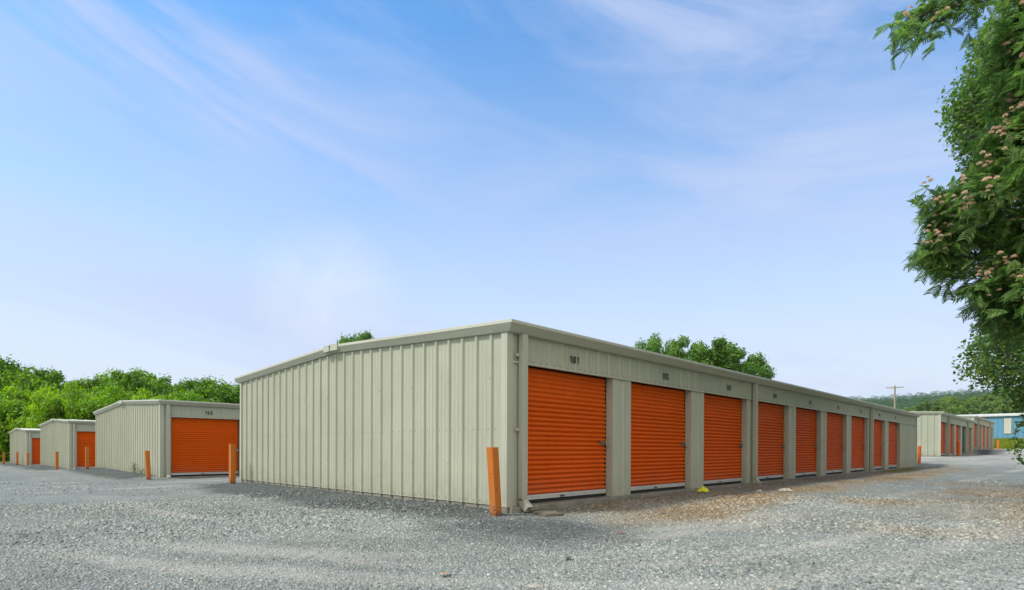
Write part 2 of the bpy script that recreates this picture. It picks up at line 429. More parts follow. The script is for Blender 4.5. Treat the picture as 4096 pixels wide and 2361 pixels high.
# ------------------------------------------------------------------ leaf clouds
def leaf_faces(P, N, size, aspect=.6, fold=.25, rng=RNG):
    """one folded pointed leaf (two triangles) per point, roughly facing N"""
    n = len(P)
    N = N/np.linalg.norm(N, axis=1, keepdims=True)
    d = rng.normal(size=(n, 3)); d -= N*(d*N).sum(1, keepdims=True); d /= np.linalg.norm(d, axis=1, keepdims=True)
    b = np.cross(N, d)
    s = (size*rng.uniform(.6, 1.35, n))[:, None]
    v = np.stack([P-d*s*.5, P+b*s*.5*aspect+N*s*fold*.3, P+d*s*.5-N*s*fold*.2, P-b*s*.5*aspect+N*s*fold*.3], 1).reshape(-1, 3)
    k = np.arange(n)[:, None]*4
    return v, np.concatenate([k+[[0, 1, 2]], k+[[0, 2, 3]]], 1).reshape(-1, 3)

def blob_points(C, Rr, n, rng=RNG, flat=.85, shell=.55):
    """points in the outer part of a clump, with outward normals"""
    d = rng.normal(size=(n, 3)); d /= np.linalg.norm(d, axis=1, keepdims=True)
    r = (shell+(1-shell)*rng.random(n))[:, None]*(1+.18*np.sin(d[:, :1]*5+C[0])*np.cos(d[:, 1:2]*6+C[1]))
    P = np.array(C)+d*r*Rr*np.array([1, 1, flat])
    return P, d+rng.normal(0, .45, (n, 3))+np.array([0, 0, .25])

def crown_mesh(name, mat, rad, h, z0, nblob, nleaf, leaf, seed, brad=.42, shape='round'):
    rng = np.random.default_rng(seed)
    P, N = [], []
    for i in range(nblob):
        while True:
            q = rng.uniform(-1, 1, 3)
            r = math.hypot(q[0], q[1])
            lim = math.sqrt(max(0, 1-((q[2]-.0))**2)) if shape == 'round' else (1-.25*max(q[2], 0)**2)
            if .35 < max(r/max(lim, .05), abs(q[2])) < 1.0 and r < lim: break
        br = brad*rad*rng.uniform(.55, 1.15)
        c = (q[0]*(rad-br*.5), q[1]*(rad-br*.5), z0+h*.5+q[2]*(h*.5-br*.6))
        p, n = blob_points(c, br, nleaf//nblob, rng)
        P.append(p); N.append(n)
    P = np.concatenate(P); N = np.concatenate(N)
    # ragged sprays beyond the clumps
    k = nleaf//14
    idx = rng.integers(0, len(P), k); ex = P[idx]+(P[idx]-np.array([0, 0, z0+h*.45]))*rng.uniform(.03, .14, (k, 1))
    P = np.concatenate([P, ex]); N = np.concatenate([N, N[idx]])
    v, f = leaf_faces(P, N, leaf, .7, rng=rng)
    return np_mesh(name, v, f, mat)

def trunk_mb(h, r, limbs, seed, spread=.5):
    rg = random.Random(seed); mb = MB()
    mb.tube([(0, 0, -.3), (.03*h, .01*h, h*.3), (.01*h, .03*h, h*.62), (.02*h, .0, h*.9)], [r*1.25, r, r*.65, r*.2], 8)
    for i in range(limbs if spread else 0):
        a = rg.uniform(0, 6.28); z = h*rg.uniform(.3, .6); L = h*spread*rg.uniform(.5, .9)
        mb.tube([(.01*h, .02*h, z), (.5*L*math.cos(a), .5*L*math.sin(a), z+L*.35), (L*math.cos(a), L*math.sin(a), z+L*.8)], [r*.5, r*.32, r*.08], 6)
    return mb

TREE_PROTO = {}
def tree_proto(key, mat, rad, h, z0, nblob, nleaf, leaf, seeds, trunk_h, trunk_r, brad=.42, shape='round', spread=.3):
    TREE_PROTO[key] = [(crown_mesh('crown', mat, rad, h, z0, nblob, nleaf, leaf, sd, brad, shape),
                        trunk_mb(trunk_h, trunk_r, 5, sd, spread).mesh('trunk', BARK)) for sd in seeds]
tree_proto('wood', LEAF_DARK, 3.2, 8.6, 1.2, 46, 8200, .30, (1, 2, 3, 4), 8, .16, .38)
tree_proto('lime', LEAF_LIME, 2.4, 5.6, .0, 34, 6200, .27, (11, 12, 13, 14), 4.5, .1, .40, 'full')
tree_proto('mid', LEAF_MID, 2.4, 6.8, 3.4, 40, 9500, .25, (21, 22, 23), 6.5, .16, .40, 'full')
tree_proto('hill', LEAF_HILL, 4.2, 8.5, .5, 26, 1500, .85, (31, 32, 33, 34), 7, .2, .40)

def plant_tree(name, key, i, x, y, z, s, sz, label, cat, group):
    """a tree as a thing of its own; crown and trunk share mesh data between trees of one make"""
    o = empty(name, (x, y, z), random.uniform(0, 6.28))
    o.scale = (s, s, sz)
    cr, tk = TREE_PROTO[key][i % len(TREE_PROTO[key])]
    link('crown', cr, o); link('trunk', tk, o)
    return tag(o, label, cat, group)

# woods behind the buildings on the left
prof = [(-200, 1410), (0, 1418), (45, 1420), (70, 1452), (130, 1458), (200, 1476), (250, 1492), (290, 1515), (330, 1522), (370, 1510), (430, 1500), (470, 1462), (530, 1468), (600, 1486), (680, 1512), (760, 1512), (850, 1508), (920, 1522), (1100, 1530)]
px = -180; k = 0
while px < 1060:
    D = 72+random.uniform(-4, 6)
    top = np.interp(px, *zip(*prof))+random.uniform(-4, 10)
    p = at(px, top, D); g = float(land(p[0], p[1]))
    H = p[2]-g
    plant_tree('broadleaf_tree', 'wood', k, p[0], p[1], g, 1.08+random.uniform(-.12, .15), H/9.75,
               'mid green tree in the back row of woods behind the storage buildings', 'tree', 'back row of the woods')
    px += 50; k += 1
for row, (D0, ytop, step, x1) in enumerate(((57, 1590, 58, 640), (63, 1545, 66, 760))):
    px = -140+row*30; k = row
    while px < x1:
        D = D0+random.uniform(-1.5, 2.5)
        p = at(px, ytop+random.uniform(-26, 26)+(12 if px > 420 else 0), D); g = float(land(p[0], p[1]))
        plant_tree('bushy_tree', 'lime', k, p[0], p[1], g-.1, .85+random.uniform(-.15, .2), (p[2]-g)/5.5,
                   'bright yellow green bushy tree at the front edge of the woods behind storage buildings', 'tree', 'front edge of the woods')
        px += step; k += 1
# trees that show over the long roof
for i, (px, py, D, s, lab) in enumerate((
        (1405, 1333, 70, 1.0, 'rounded tree top over the left roof slope beside the number 1 plate'),
        (1462, 1338, 72, 1.0, 'twin tree top just right of the rounded one over the left roof slope'),
        (1515, 1362, 74, .8, 'small tree top just clearing the left roof slope, lowest of three'),
        (2590, 1342, 66, .8, 'tree top farthest left above the long roof, over door 102'),
        (2660, 1368, 63, 1.0, 'low tree top filling the gap beside the first one above the long roof'),
        (2735, 1345, 64, 1.0, 'upright tree top second highest above the long roof'),
        (2815, 1385, 60, 1.0, 'tree top in the dip between the two broad ones above the long roof'),
        (2885, 1366, 60, 1.35, 'broad dense tree top largest above the long roof'),
        (2955, 1395, 61, 1.1, 'tree top sloping down right of the broad one above the long roof'),
        (3020, 1462, 58, .9, 'lowest tree top above the long roof, farthest from the near corner'))):
    p = at(px, py, D); g = float(land(p[0], p[1]))
    plant_tree('broadleaf_tree', 'mid', i, p[0], p[1], g, s, (p[2]-g)/10.1, lab, 'tree', None)

# unseen trees added along the drive to cut skylight on the orange doors
for i, (x, y, s_, lab) in enumerate(((18.5, -11.2, 1.05, 'unseen tree added along the drive, second past the flowering tree'), (25, -11.8, 1.1, 'unseen tree added along the drive, third past the flowering tree'), (32, -12.5, 1.15, 'unseen tree added along the drive, opposite the green door'), (40, -13.5, 1.1, 'unseen tree added along the drive, nearest the grass bank'))):
    plant_tree('broadleaf_tree', 'wood', i, x, y, float(land(x, y)), s_, 1.0, lab, 'tree', 'unseen trees added along the drive')
# ------------------------------------------------------------------ hills on the right
def hill_mesh(name, pxs, Ds, zfun, mat):
    V = []
    for D in Ds:
        for q in pxs:
            p = at(q, 1800, D); V.append((p[0], p[1], zfun(q, D)))
    n = len(pxs); m = len(Ds)
    ii = (np.arange(m-1)[:, None]*n+np.arange(n-1)[None]).ravel()
    return np_mesh(name, np.array(V), np.stack([ii, ii+1, ii+1+n, ii+n], -1), mat, smooth=True)
HILLM = plain('hill_undergrowth', (.025, .05, .014), .95, 0, .1)
nprof = [(3300, 1760), (3500, 1690), (3600, 1640), (3680, 1610), (3720, 1596), (3772, 1577), (3867, 1580), (3942, 1560), (4000, 1541), (4100, 1520), (4300, 1500), (4800, 1480)]
def near_z(q, D):
    top = .79+(1800-np.interp(q, *zip(*nprof)))/CF*430-8.5
    return float(3+(max(top, 3)-3)*np.clip((D-250)/180, 0, 1)-max(0, D-430)*.12)
tag(link('near_hill', hill_mesh('near_hill', list(range(3200, 4900, 50)), [215, 250, 280, 310, 340, 370, 400, 430, 470, 560], lambda q, D: near_z(q, D) if D > 216 else 1.0, HILLM)), kind='structure')
for row, D in enumerate((262, 288, 316, 346, 378, 410, 432)):
    q = 3560+random.uniform(0, 30); k = row
    while q < 4190:
        DD = D+random.uniform(-8, 8)
        p = at(q, 1800, DD); s = random.uniform(.72, 1.15)
        plant_tree('hillside_tree', 'hill', k, p[0], p[1], near_z(q, DD)-.6, s, s*random.uniform(.85, 1.1),
                   'rounded green tree on the wooded slope behind the blue building', 'tree', 'trees on the near wooded slope')
        q += 2324/DD*random.uniform(5.5, 8); k += 1
fprof = [(2500, 1720), (3000, 1660), (3200, 1612), (3410, 1590), (3500, 1586), (3600, 1581), (3700, 1572), (3800, 1564), (3900, 1556), (3960, 1553), (4100, 1545), (4400, 1535), (5000, 1530)]
def far_z(q, D):
    top = .79+(1800-np.interp(q, *zip(*fprof)))/CF*1000-8
    return float(8+(max(top, 8)-8)*np.clip((D-640)/360, 0, 1)**.9-max(0, D-1000)*.1)
tag(link('far_hill', hill_mesh('far_hill', list(range(2400, 5100, 60)), [560, 640, 700, 770, 850, 930, 1000, 1060, 1200], lambda q, D: far_z(q, D) if D > 561 else 1.0, HILLM)), kind='structure')
P, N = [], []
for D in np.arange(690, 1010, 22):
    q = 3050.0
    while q < 4350:
        p = at(q, 1800, D+random.uniform(-8, 8)); r = random.uniform(3.5, 6.5)
        a, b = blob_points((p[0], p[1], far_z(q, D)+r*.8), r, 220, flat=.9, shell=.85)
        P.append(a); N.append(b); q += CF/D*random.uniform(6.5, 10)
v_, f_ = leaf_faces(np.concatenate(P), np.concatenate(N), 1.15, .8)
tag(link('forest', np_mesh('forest', v_, f_, LEAF_FAR)), 'dark blue green forest covering the far ridge', 'forest', kind='stuff')

# ------------------------------------------------------------------ storage buildings
PITCH = 2.743; ZH = 1.965; HW = 2.352; HE = 2.50; OV = .18; OG = .10; SLOPE = .0475
def roll_door(parent, x0, x1, y, mat, first=False, lock=True, top=ZH-.004):
    mb = MB()
    z0 = .115; n = 26; p = (top-z0)/n
    prof = []
    for i in range(n):
        z = z0+i*p
        amp = .046 if i < n-6 else .030
        for t, d in ((0, 0), (.07, .02), (.20, .70), (.50, 1), (.80, .82), (.95, .06)):
            prof.append((0, y-amp*d, z+t*p))
    prof.append((0, y, top))
    mb.extr(prof, (x0+.015, 0, 0), (x1-.035, 0, 0), 0, True)
    d = mb.build('roll_up_door', mat, parent)
    b = MB(); b.box(x0+.012, x1-.03, y-.044, y+.02, .05, .117, 0); b.box(x0+.012, x1-.03, y-.054, y-.044, .088, .117, 0)
    b.build('bottom_bar', GALV, d, bevel=.004)
    b = MB(); b.box(x0+.014, x1-.034, y-.022, y+.012, .0, .05, 0); b.build('weather_seal', RUBBER, d)
    b = MB()
    xc = x0+(x1-x0)*.46
    b.box(xc-.045, xc+.045, y-.062, y-.045, .062, .087, 0); b.tube([(xc-.035, y-.070, .075), (xc+.035, y-.070, .075)], .009, 8, 0)
    b.build('lift_handle', STEEL, d)
    b = MB(); xr = x1-.04
    b.box(xr-.165, xr-.01, y-.058, y-.026, .845, .915, 0); b.box(xr-.11, xr+.005, y-.074, y-.058, .862, .895, 0)
    la = b.build('latch', STEEL, d, bevel=.003)
    if lock:
        b = MB(); b.box(xr-.045, xr+.0, y-.100, y-.075, .835, .882, 0)
        b.tube([(xr-.04, y-.088, .88), (xr-.038, y-.088, .905), (xr-.0225, y-.088, .915), (xr-.007, y-.088, .905), (xr-.005, y-.088, .88)], .005, 6, 0)
        b.build('padlock', BRASS, la, bevel=.004)
    b = MB(); b.box(x1-.034, x1-.002, y+.0, y+.05, .0, top, 0); b.box(x0+.002, x0+.014, y+.0, y+.05, 0, top, 0)
    b.build('door_track', DARKM, d)
    return d

def text_mesh(txt, size, xs=1.0):
    """block digits; the 1 has its slanted flag"""
    V, Fc = [], []; h = size*.72; adv = size*.60; n = len(txt)
    for i, ch in enumerate(txt):
        x0 = (i-(n-1)/2)*adv
        if ch == '1':
            p = [(.02, -.5), (.20, -.5), (.20, .5), (.07, .5), (-.18, .26), (-.18, .10), (.02, .22)]
            b = len(V); m = len(p)
            V += [(x0+q[0]*h, q[1]*h, 0) for q in p]+[(x0+q[0]*h, q[1]*h, .0015) for q in p]
            Fc += [tuple(range(b+m, b+2*m))]+[(b+k, b+(k+1) % m, b+m+(k+1) % m, b+m+k) for k in range(m)]
            continue
        cu = bpy.data.curves.new('lettering', 'FONT'); cu.body = ch; cu.size = size; cu.align_x = 'CENTER'; cu.align_y = 'CENTER'
        cu.extrude = .0015; cu.offset = .005
        o = bpy.data.objects.new('lettering', cu); COL.objects.link(o)
        bpy.context.view_layer.update()
        me = bpy.data.meshes.new_from_object(o.evaluated_get(bpy.context.evaluated_depsgraph_get()))
        bpy.data.objects.remove(o); bpy.data.curves.remove(cu)
        ys = [v.co.y for v in me.vertices]; cy = (max(ys)+min(ys))/2; k = h/(max(ys)-min(ys)); xc = sum((min(v.co.x for v in me.vertices), max(v.co.x for v in me.vertices)))/2
        b = len(V); V += [(x0+(v.co.x-xc)*k, (v.co.y-cy)*k, v.co.z) for v in me.vertices]
        Fc += [tuple(b+j for j in f.vertices) for f in me.polygons]
        bpy.data.meshes.remove(me)
    me = bpy.data.meshes.new('lettering'); me.from_pydata(V, [], Fc); me.update()
    me.transform(Matrix.Scale(xs, 4, (1, 0, 0)))
    me.materials.append(INK)
    return me

def lettering(name, txt, size, xs, loc, face, parent):
    """face 'y' reads from -Y, face 'x' reads from -X"""
    o = link(name, text_mesh(txt, size, xs), parent, loc)
    o.rotation_euler = (R(90), 0, 0) if face == 'y' else (R(90), 0, R(-90))
    return o

def ribbed(mb, length, z0, ztop, origin, u, nrm, first=.3033, m=0, rib=.030, pitch=.3033):
    """ribbed sheet along direction u from origin, ribs standing out along nrm; ztop(s) gives the top"""
    pts = [(0, 0)]
    c = first
    while c < length-.02:
        pts += [(c-.046, 0), (c-.024, rib), (c+.010, rib), (c+.034, 0)]
        for dd in (.105, .185):
            if c+dd < length-.04: pts += [(c+dd-.012, 0), (c+dd-.005, .0045), (c+dd+.005, .0045), (c+dd+.012, 0)]
        c += pitch
    pts.append((length, 0))
    pts = [p for p in pts if 0 <= p[0] <= length]
    lo, hi = [], []
    for s_, h in pts:
        q = np.array(origin)+np.array(u)*s_+np.array(nrm)*h
        lo.append((q[0], q[1], z0)); hi.append((q[0], q[1], ztop(s_)))
    mb.grid([lo, hi], m)

def downspout(parent, x, zlow=.0, strap=True):
    mb = MB()
    mb.box(x, x+.098, -.118, -.030, zlow+.075, HW-.002)
    for k in (.033, .065):      # pressed folds of the pipe
        mb.box(x+k-.004, x+k+.004, -.1215, -.118, zlow+.075, HW-.004)
    o = mb.build('downspout', TRIM, parent, bevel=.006)
    e = MB()
    # kicked-out shoe at the foot
    a0 = [(x, -.03, zlow+.095), (x+.098, -.03, zlow+.095), (x+.098, -.119, zlow+.095), (x, -.119, zlow+.095)]
    a1 = [(x, -.045, zlow+.015), (x+.098, -.045, zlow+.015), (x+.098, -.125, zlow+.085), (x, -.125, zlow+.085)]
    a2 = [(x, -.150, zlow-.075), (x+.098, -.150, zlow-.075), (x+.098, -.222, zlow-.005), (x, -.222, zlow-.005)]
    e.grid([a0, a1, a2], 0, False, True)
    e.build('outlet', TRIM, o)
    if strap:
        for z in (1.03, ZH+.08):
            s_ = MB(); s_.box(x-.075, x-.001, -.06, -.052, z, z+.04); s_.build('strap', TRIM, o)
    return o

def building(loc, L, W, ndoor, spouts, label, numbers=(), bolts=False, plate=None, pitch=PITCH, nlast=None, x0=.30, doormats=None, zfoot=-.35):
    B = empty('storage_building', loc)
    tag(B, label, 'storage building', None)
    ow = pitch-.55            # opening width
    ridge = W*.5
    ztop = lambda s_: HW+.004+SLOPE*(ridge-abs(s_-ridge))
    # gable wall
    g = MB()
    ribbed(g, W-.084, .0, lambda s_: ztop(s_+.084), (0, .084, 0), (0, 1, 0), (-1, 0, 0), .3033-.084)
    for yy in np.arange(.3033, W-.1, .3033):     # screw heads in rows
        for dz, every in ((.05, 1), (1.06, 1)):
            for dy in (.065, -.075):
                g.box(-.008, -.001, yy+dy-.0045, yy+dy+.0045, dz-.004, dz+.005, 1)
        if int(round(yy/.3033)) % 3 == 1:
            for z in (.55, 1.75): g.box(-.034, -.030, yy-.012, yy+.002, z, z+.014, 1)
    # far gable and back wall close the shell
    g.face([(L, 0, 0), (L, W, 0), (L, W, ztop(W)), (L, ridge, ztop(ridge)), (L, 0, ztop(0))])
    g.face([(0, W, 0), (L, W, 0), (L, W, HW), (0, W, HW)])
    g.build('gable_wall', [SIDING, SCREW], B)
    t = MB()
    for (xa, xb, ya, yb) in ((-.034, .084, -.034, 0.0), (-.034, 0.0, 0.0, .084)):
        t.box(xa, xb, ya, yb, -.012, HW+.012)
    t.build('corner_trim', TRIM, B, bevel=.004)
    t = MB(); t.box(-.034, 0, W-.084, W, -.012, HW+.012); t.build('corner_trim', TRIM, B, bevel=.004)
    t = MB(); t.box(L-.084, L+.03, -.034, 0, -.012, HW+.01); t.build('corner_trim', TRIM, B, bevel=.004)
    # slab
    s_ = MB(); s_.box(.01, L+.02, -.085, W+.02, zfoot, -.006); s_.box(-.03, .0095, -.03, .075, zfoot, -.014)
    s_.build('slab', CONC, B, bevel=.012)
    # front: header, piers, jambs, doors
    hd = MB()
    ribbed(hd, L-.084, ZH+.018, lambda q: HW+.002, (.084, .0, 0), (1, 0, 0), (0, -1, 0), .20, 0, .016)
    for xx in np.arange(.45, min(L, 12), .3033):
        for dx in (-.07, .07): hd.box(xx+dx-.006, xx+dx+.006, -.007, -.001, ZH+.034, ZH+.046, 1)
    hd.box(.084, L-.084, .003, .02, ZH+.018, HW)
    header = hd.build('header', [SIDING, SCREW], B)
    tr = MB(); tr.box(.084, L-.084, -.030, .022, ZH-.010, ZH+.020); tr.build('head_trim', TRIM, header, bevel=.003)
    hdk = MB(); hdk.box(.084, L-.084, .022, .30, ZH+.012, ZH+.02); hdk.build('head_soffit', DARKM, header)
    if numbers:
        for i, nm in enumerate(numbers):
            lettering('unit_number', nm, .158, .90, (x0+i*pitch+ow*.5+.05, -.019, 2.145), 'y', header)
    dy = .150
    def pier(xa, xb, first=False):
        mb = MB(); w = xb-xa
        pr = [(xa, .13, 0), (xa, -.004, 0)]
        if w > .4:
            pr += [(xa+.185, -.004, 0), (xa+.185, .004, 0), (xa+.195, .012, 0), (xa+.30, .012, 0), (xa+.325, -.003, 0), (xa+.36, -.003, 0), (xa+.385, .009, 0)]
        pr += [(xb-.135 if w > .4 else xb-.02, .009 if w > .4 else -.004, 0), (xb-.13 if w > .4 else xb-.015, -.004, 0), (xb, -.004, 0), (xb, .13, 0)]
        mb.extr(pr, (0, 0, -.004), (0, 0, ZH+.03 if not first else ZH+.03), 0)
        for z in (.5, .95, 1.4):
            mb.box(xa-.003, xa, .055, .067, z, z+.012, 1)
            mb.box(xa+.235, xa+.247, .008, .012, z-.01, z+.002, 1) if w > .4 else None
        mb.build('pier', [TRIM, SCREW], B)
    pier(.085, x0, True)
    for i in range(ndoor):
        xa = x0+i*pitch
        m = (doormats or {}).get(i, DOOR)
        roll_door(B, xa, xa+ow, dy, m, lock=(i % 4 != 2))
        if i < ndoor-1: pier(xa+ow, xa+pitch)
    xe = x0+(ndoor-1)*pitch+ow
    e = MB()
    e.extr([(xe, .13, 0), (xe, -.004, 0), (min(xe+.16, L-.1), -.004, 0), (min(xe+.16, L-.1), .006, 0)], (0, 0, -.004), (0, 0, ZH+.03))
    if L-xe > .6:
        ribbed(e, L-.084-xe-.16, -.004, lambda q: ZH+.019, (xe+.16, .006, 0), (1, 0, 0), (0, -1, 0), .25, 0, .016)
    e.build('front_wall', SIDING, B)
    inner = MB(); inner.box(.02, L-.02, dy+.052, dy+.08, 0, HW-.02); inner.build('door_liner', DARKM, B)
    for sp in spouts: downspout(B, sp)
    # roof sheets, rake and eave trim
    rf = MB()
    zr = lambda y: HE-.012+SLOPE*(ridge-abs(y-ridge))
    rf.face([(-OG+.02, -OV+.03, zr(0)-.006), (L+OG-.02, -OV+.03, zr(0)-.006), (L+OG-.02, ridge, zr(ridge)), (-OG+.02, ridge, zr(ridge))])
    rf.face([(-OG+.02, ridge, zr(ridge)), (L+OG-.02, ridge, zr(ridge)), (L+OG-.02, W+OV-.03, zr(W)-.006), (-OG+.02, W+OV-.03, zr(W)-.006)])
    x = .2
    while x < L:
        for ya, yb in ((-OV+.04, ridge), (ridge, W+OV-.04)):
            za, zb = zr(max(ya, 0))-.006, zr(min(yb, W))-.004
            rf.grid([[(x-.03, ya, za), (x-.012, ya, za+.022), (x+.012, ya, za+.022), (x+.03, ya, za)], [(x-.03, yb, zb), (x-.012, yb, zb+.022), (x+.012, yb, zb+.022), (x+.03, yb, zb)]])
        x += .61
    rf.build('roof', ROOFM, B)
    # one trim profile (out, up) mitred round the eaves and up both rakes
    prof = [(.62, .002), (.10, .0), (.03, -.005), (-.02, -.046), (.02, -.052), (.52, -.144), (1.0, -.149)]
    def sect(x, y, dx, dy_, z):
        # (dx,dy_) = inward step at full overhang
        return [(x+dx*a, y+dy_*a, z+h) for a, h in prof]
    zc = HE; zR = HE+SLOPE*(ridge+OV)
    secs = [sect(L+OG, -OV, -OG, OV, zc), sect(-OG, -OV, OG, OV, zc)]
    ev = MB(); ev.grid(secs); ev.build('eave_gutter', TRIM, B)
    rk = MB(); rk.grid([sect(-OG, -OV, OG, OV, zc), sect(-OG, ridge, OG, 0, zR), sect(-OG, W+OV, OG, -OV, zc)]); rk.build('rake_trim', TRIM, B)
    rk = MB(); rk.grid([sect(L+OG, W+OV, -OG, -OV, zc), sect(L+OG, ridge, -OG, 0, zR), sect(L+OG, -OV, -OG, OV, zc)])
    rk.grid([sect(-OG, W+OV, OG, -OV, zc), sect(L+OG, W+OV, -OG, -OV, zc)]); rk.build('rear_eave_trim', TRIM, B)
    cl = MB()   # lapped corner piece at the near mitre
    k = .0025
    def off(s__, dx, dy_): return [(a+dx, b+dy_, c+.001) for a, b, c in s__]
    c1 = sect(-OG, .22, OG, 0, zc+SLOPE*.40); c2 = sect(-OG, -OV, OG, OV, zc); c3 = sect(.22, -OV, 0, OV, zc)
    cl.grid([off(c1, -k, 0), off(c2, -k, -k), off(c3, 0, -k)]); cl.build('corner_cap', TRIM, B)
    # peak plate
    pb = MB(); w = .255; zt = zR+.006
    pf = [(-OG-.022, ridge-w, zt-.0-w*SLOPE), (-OG-.022, ridge, zt), (-OG-.022, ridge+w, zt-w*SLOPE), (-OG-.022, ridge+w, zt-.128), (-OG-.022, ridge, zt-.128+.006), (-OG-.022, ridge-w, zt-.128)]
    bk = [(-.004, y, z-(.030 if i > 2 else 0)) for i, (x_, y, z) in enumerate(pf)]
    pb.face(pf[::-1]); pb.grid([pf+pf[:1], bk+bk[:1]])
    pk = pb.build('peak_plate', TRIM, B)
    if plate: lettering('number', plate, .15, 1.0, (-OG-.0245, ridge+.03, zt-.072), 'x', pk)
    return B

building((0, 0, 0), 28.04, 9.144, 9, (.192, 8.24, 19.2),
         'nearest long tan storage building with a number 1 plate and nine orange doors', [str(101+i) for i in range(9)], plate='1')
building((-.02, 15.72, -.19), 28.04, 9.45, 2, (.14,), 'tan storage building with unit number 125 above its orange door', ['125'])
building((-.07, 31.14, -.385), 28.04, 9.45, 2, (.12,), 'tan storage building second from the left, orange door half hidden by its neighbour')
building((-.16, 46.43, -.575), 28.04, 9.45, 1, (.12,), 'smallest looking tan storage building at the far left against the woods')
building((34.86, 0, .45), 14.6, 9.144, 5, (2.62, 11.15), 'tan storage building past the long one, a dark green door among its orange doors',
         pitch=2.82, x0=.32, doormats={3: DOORX}, zfoot=-.5)
building((49.75, 0, .872), 14.4, 9.144, 5, (2.62, 11.15), 'farthest tan storage building on a raised slab in front of the blue building', pitch=2.80, x0=.32, zfoot=-.7)

# ------------------------------------------------------------------ bollards
def square_bollard(x, y, h, s, label, lean=(0, 0), rz=0.0):
    z = float(land(x, y))
    o = empty('bollard', (x, y, z-.02), rz)
    mb = MB(); a = s/2
    rows = []
    for zz in np.linspace(-.1, h, 6):
        dx, dy_ = lean[0]*zz, lean[1]*zz
        rows.append([(-a+dx, -a+dy_, zz), (a+dx, -a+dy_, zz), (a+dx, a+dy_, zz), (-a+dx, a+dy_, zz)])
    mb.grid(rows, 0, False, True)
    p = mb.build('post', BOLL, o, bevel=.008)
    c = MB(); dx, dy_ = lean[0]*h, lean[1]*h
    c.box(-a-.001+dx, a+.001+dx, -a-.001+dy_, a+.001+dy_, h+.0005, h+.013); c.build('cap_plate', BOLL, o, bevel=.004)
    tag(o, label, 'bollard', 'orange bollards at the building corners')
def round_bollard(x, y, h, r, label):
    o = empty('bollard', (x, y, float(land(x, y))-.02))
    mb = MB(); mb.tube([(0, 0, -.1), (0, 0, h-.03)], r, 16, 0, False); mb.build('pipe', BOLLR, o)
    c = MB(); c.tube([(0, 0, h-.03), (0, 0, h-.012), (0, 0, h)], [r, r*.9, r*.5], 16); c.build('cap', BOLLR, o)
    tag(o, label, 'bollard', 'orange bollards at the building corners')
square_bollard(-.25, -.055, .905, .115, 'leaning square orange post at the near corner of the long building, chipped at its foot', (-.052, .03))
square_bollard(-.36, 8.72, .95, .122, 'square orange post at the far left corner of the long building, before the 125 door', (.0, .0))
square_bollard(-.47, 15.25, .91, .12, 'square orange post leaning left, in front of the ribbed wall beside unit 125', (-.045, .03))
square_bollard(-.60, 23.7, .92, .12, 'square orange post standing before the second orange door from the left')
square_bollard(-.76, 29.8, .92, .12, 'square orange post before the blank wall left of the second orange door')
square_bollard(-.20, 45.2, .92, .12, 'small square orange post beside the door of the farthest left building')
square_bollard(-.50, 47.9, .92, .12, 'small square orange post before the gable wall of the farthest left building')
square_bollard(-.86, 52.3, .92, .12, 'leftmost orange post, standing against the green woods')
round_bollard(29.55, .12, .93, .075, 'round red orange pipe post at the far right end of the long building')
round_bollard(38.6, -.42, .93, .085, 'round pale orange pipe post before the doors of the building with the green door')
round_bollard(70.3, .1, .92, .085, 'round orange pipe post standing in front of the grass bank')

# ------------------------------------------------------------------ small things on the gravel
def slab_thing(name, x, y, rz, sx, sy, sz, mat, label, cat):
    mb = MB(); mb.box(-sx/2, sx/2, -sy/2, sy/2, -.03, sz); mb.box(-sx/2+.03, sx/2-.03, -sy/2+.03, sy/2-.03, sz, sz+.008)
    o = mb.build(name, mat, None, (x, y, float(land(x, y))), .012); o.rotation_euler = (R(2), R(-2), rz)
    tag(o, label, cat)
slab_thing('splash_block', .40, -.33, R(-12), .32, .46, .03, CONCD, 'dark flat concrete splash block under the near downspout', 'splash block')

def crumple(name, x, y, r, h, mat, seed, label, cat, n=13):
    rg = np.random.default_rng(seed)
    mb = MB(); rows = []
    for i in range(n):
        row = []
        for j in range(n):
            u, v = (i/(n-1)-.5)*2, (j/(n-1)-.5)*2
            edge = max(abs(u), abs(v))
            row.append((u*r*(1+rg.uniform(-.2, .2)), v*r*.8*(1+rg.uniform(-.2, .2)), max(0, (1-edge**2))*h*rg.uniform(.35, 1.1)+.004+rg.uniform(0, h*.22)))
        rows.append(row)
    mb.grid(rows)
    o = mb.build(name, mat, None, (x, y, float(land(x, y))))
    o.rotation_euler = (0, 0, rg.uniform(0, 3)); tag(o, label, cat)
crumple('plastic_wrapper', 5.32, -.22, .10, .10, YELLOW, 3, 'crumpled bright yellow wrapper at the foot of the pier between doors 102 and 103', 'litter')
crumple('paper_scrap', 6.8, -1.28, .16, .05, PAPER, 4, 'torn pale paper scrap on the brown leaves before door 103', 'litter')
crumple('paper_scrap', 6.15, -1.0, .07, .04, PAPER, 8, 'smaller paper bit just left of the torn pale scrap', 'litter', 9)
crumple('paper_cup', 27.6, -.45, .07, .08, PAPER, 5, 'small white scrap at the far end of the long wall by the round post', 'litter', 9)
crumple('paper_scrap', -2.72, -2.95, .05, .012, PAPER, 6, 'flat pale scrap in the gravel at the bottom centre edge', 'litter', 9)

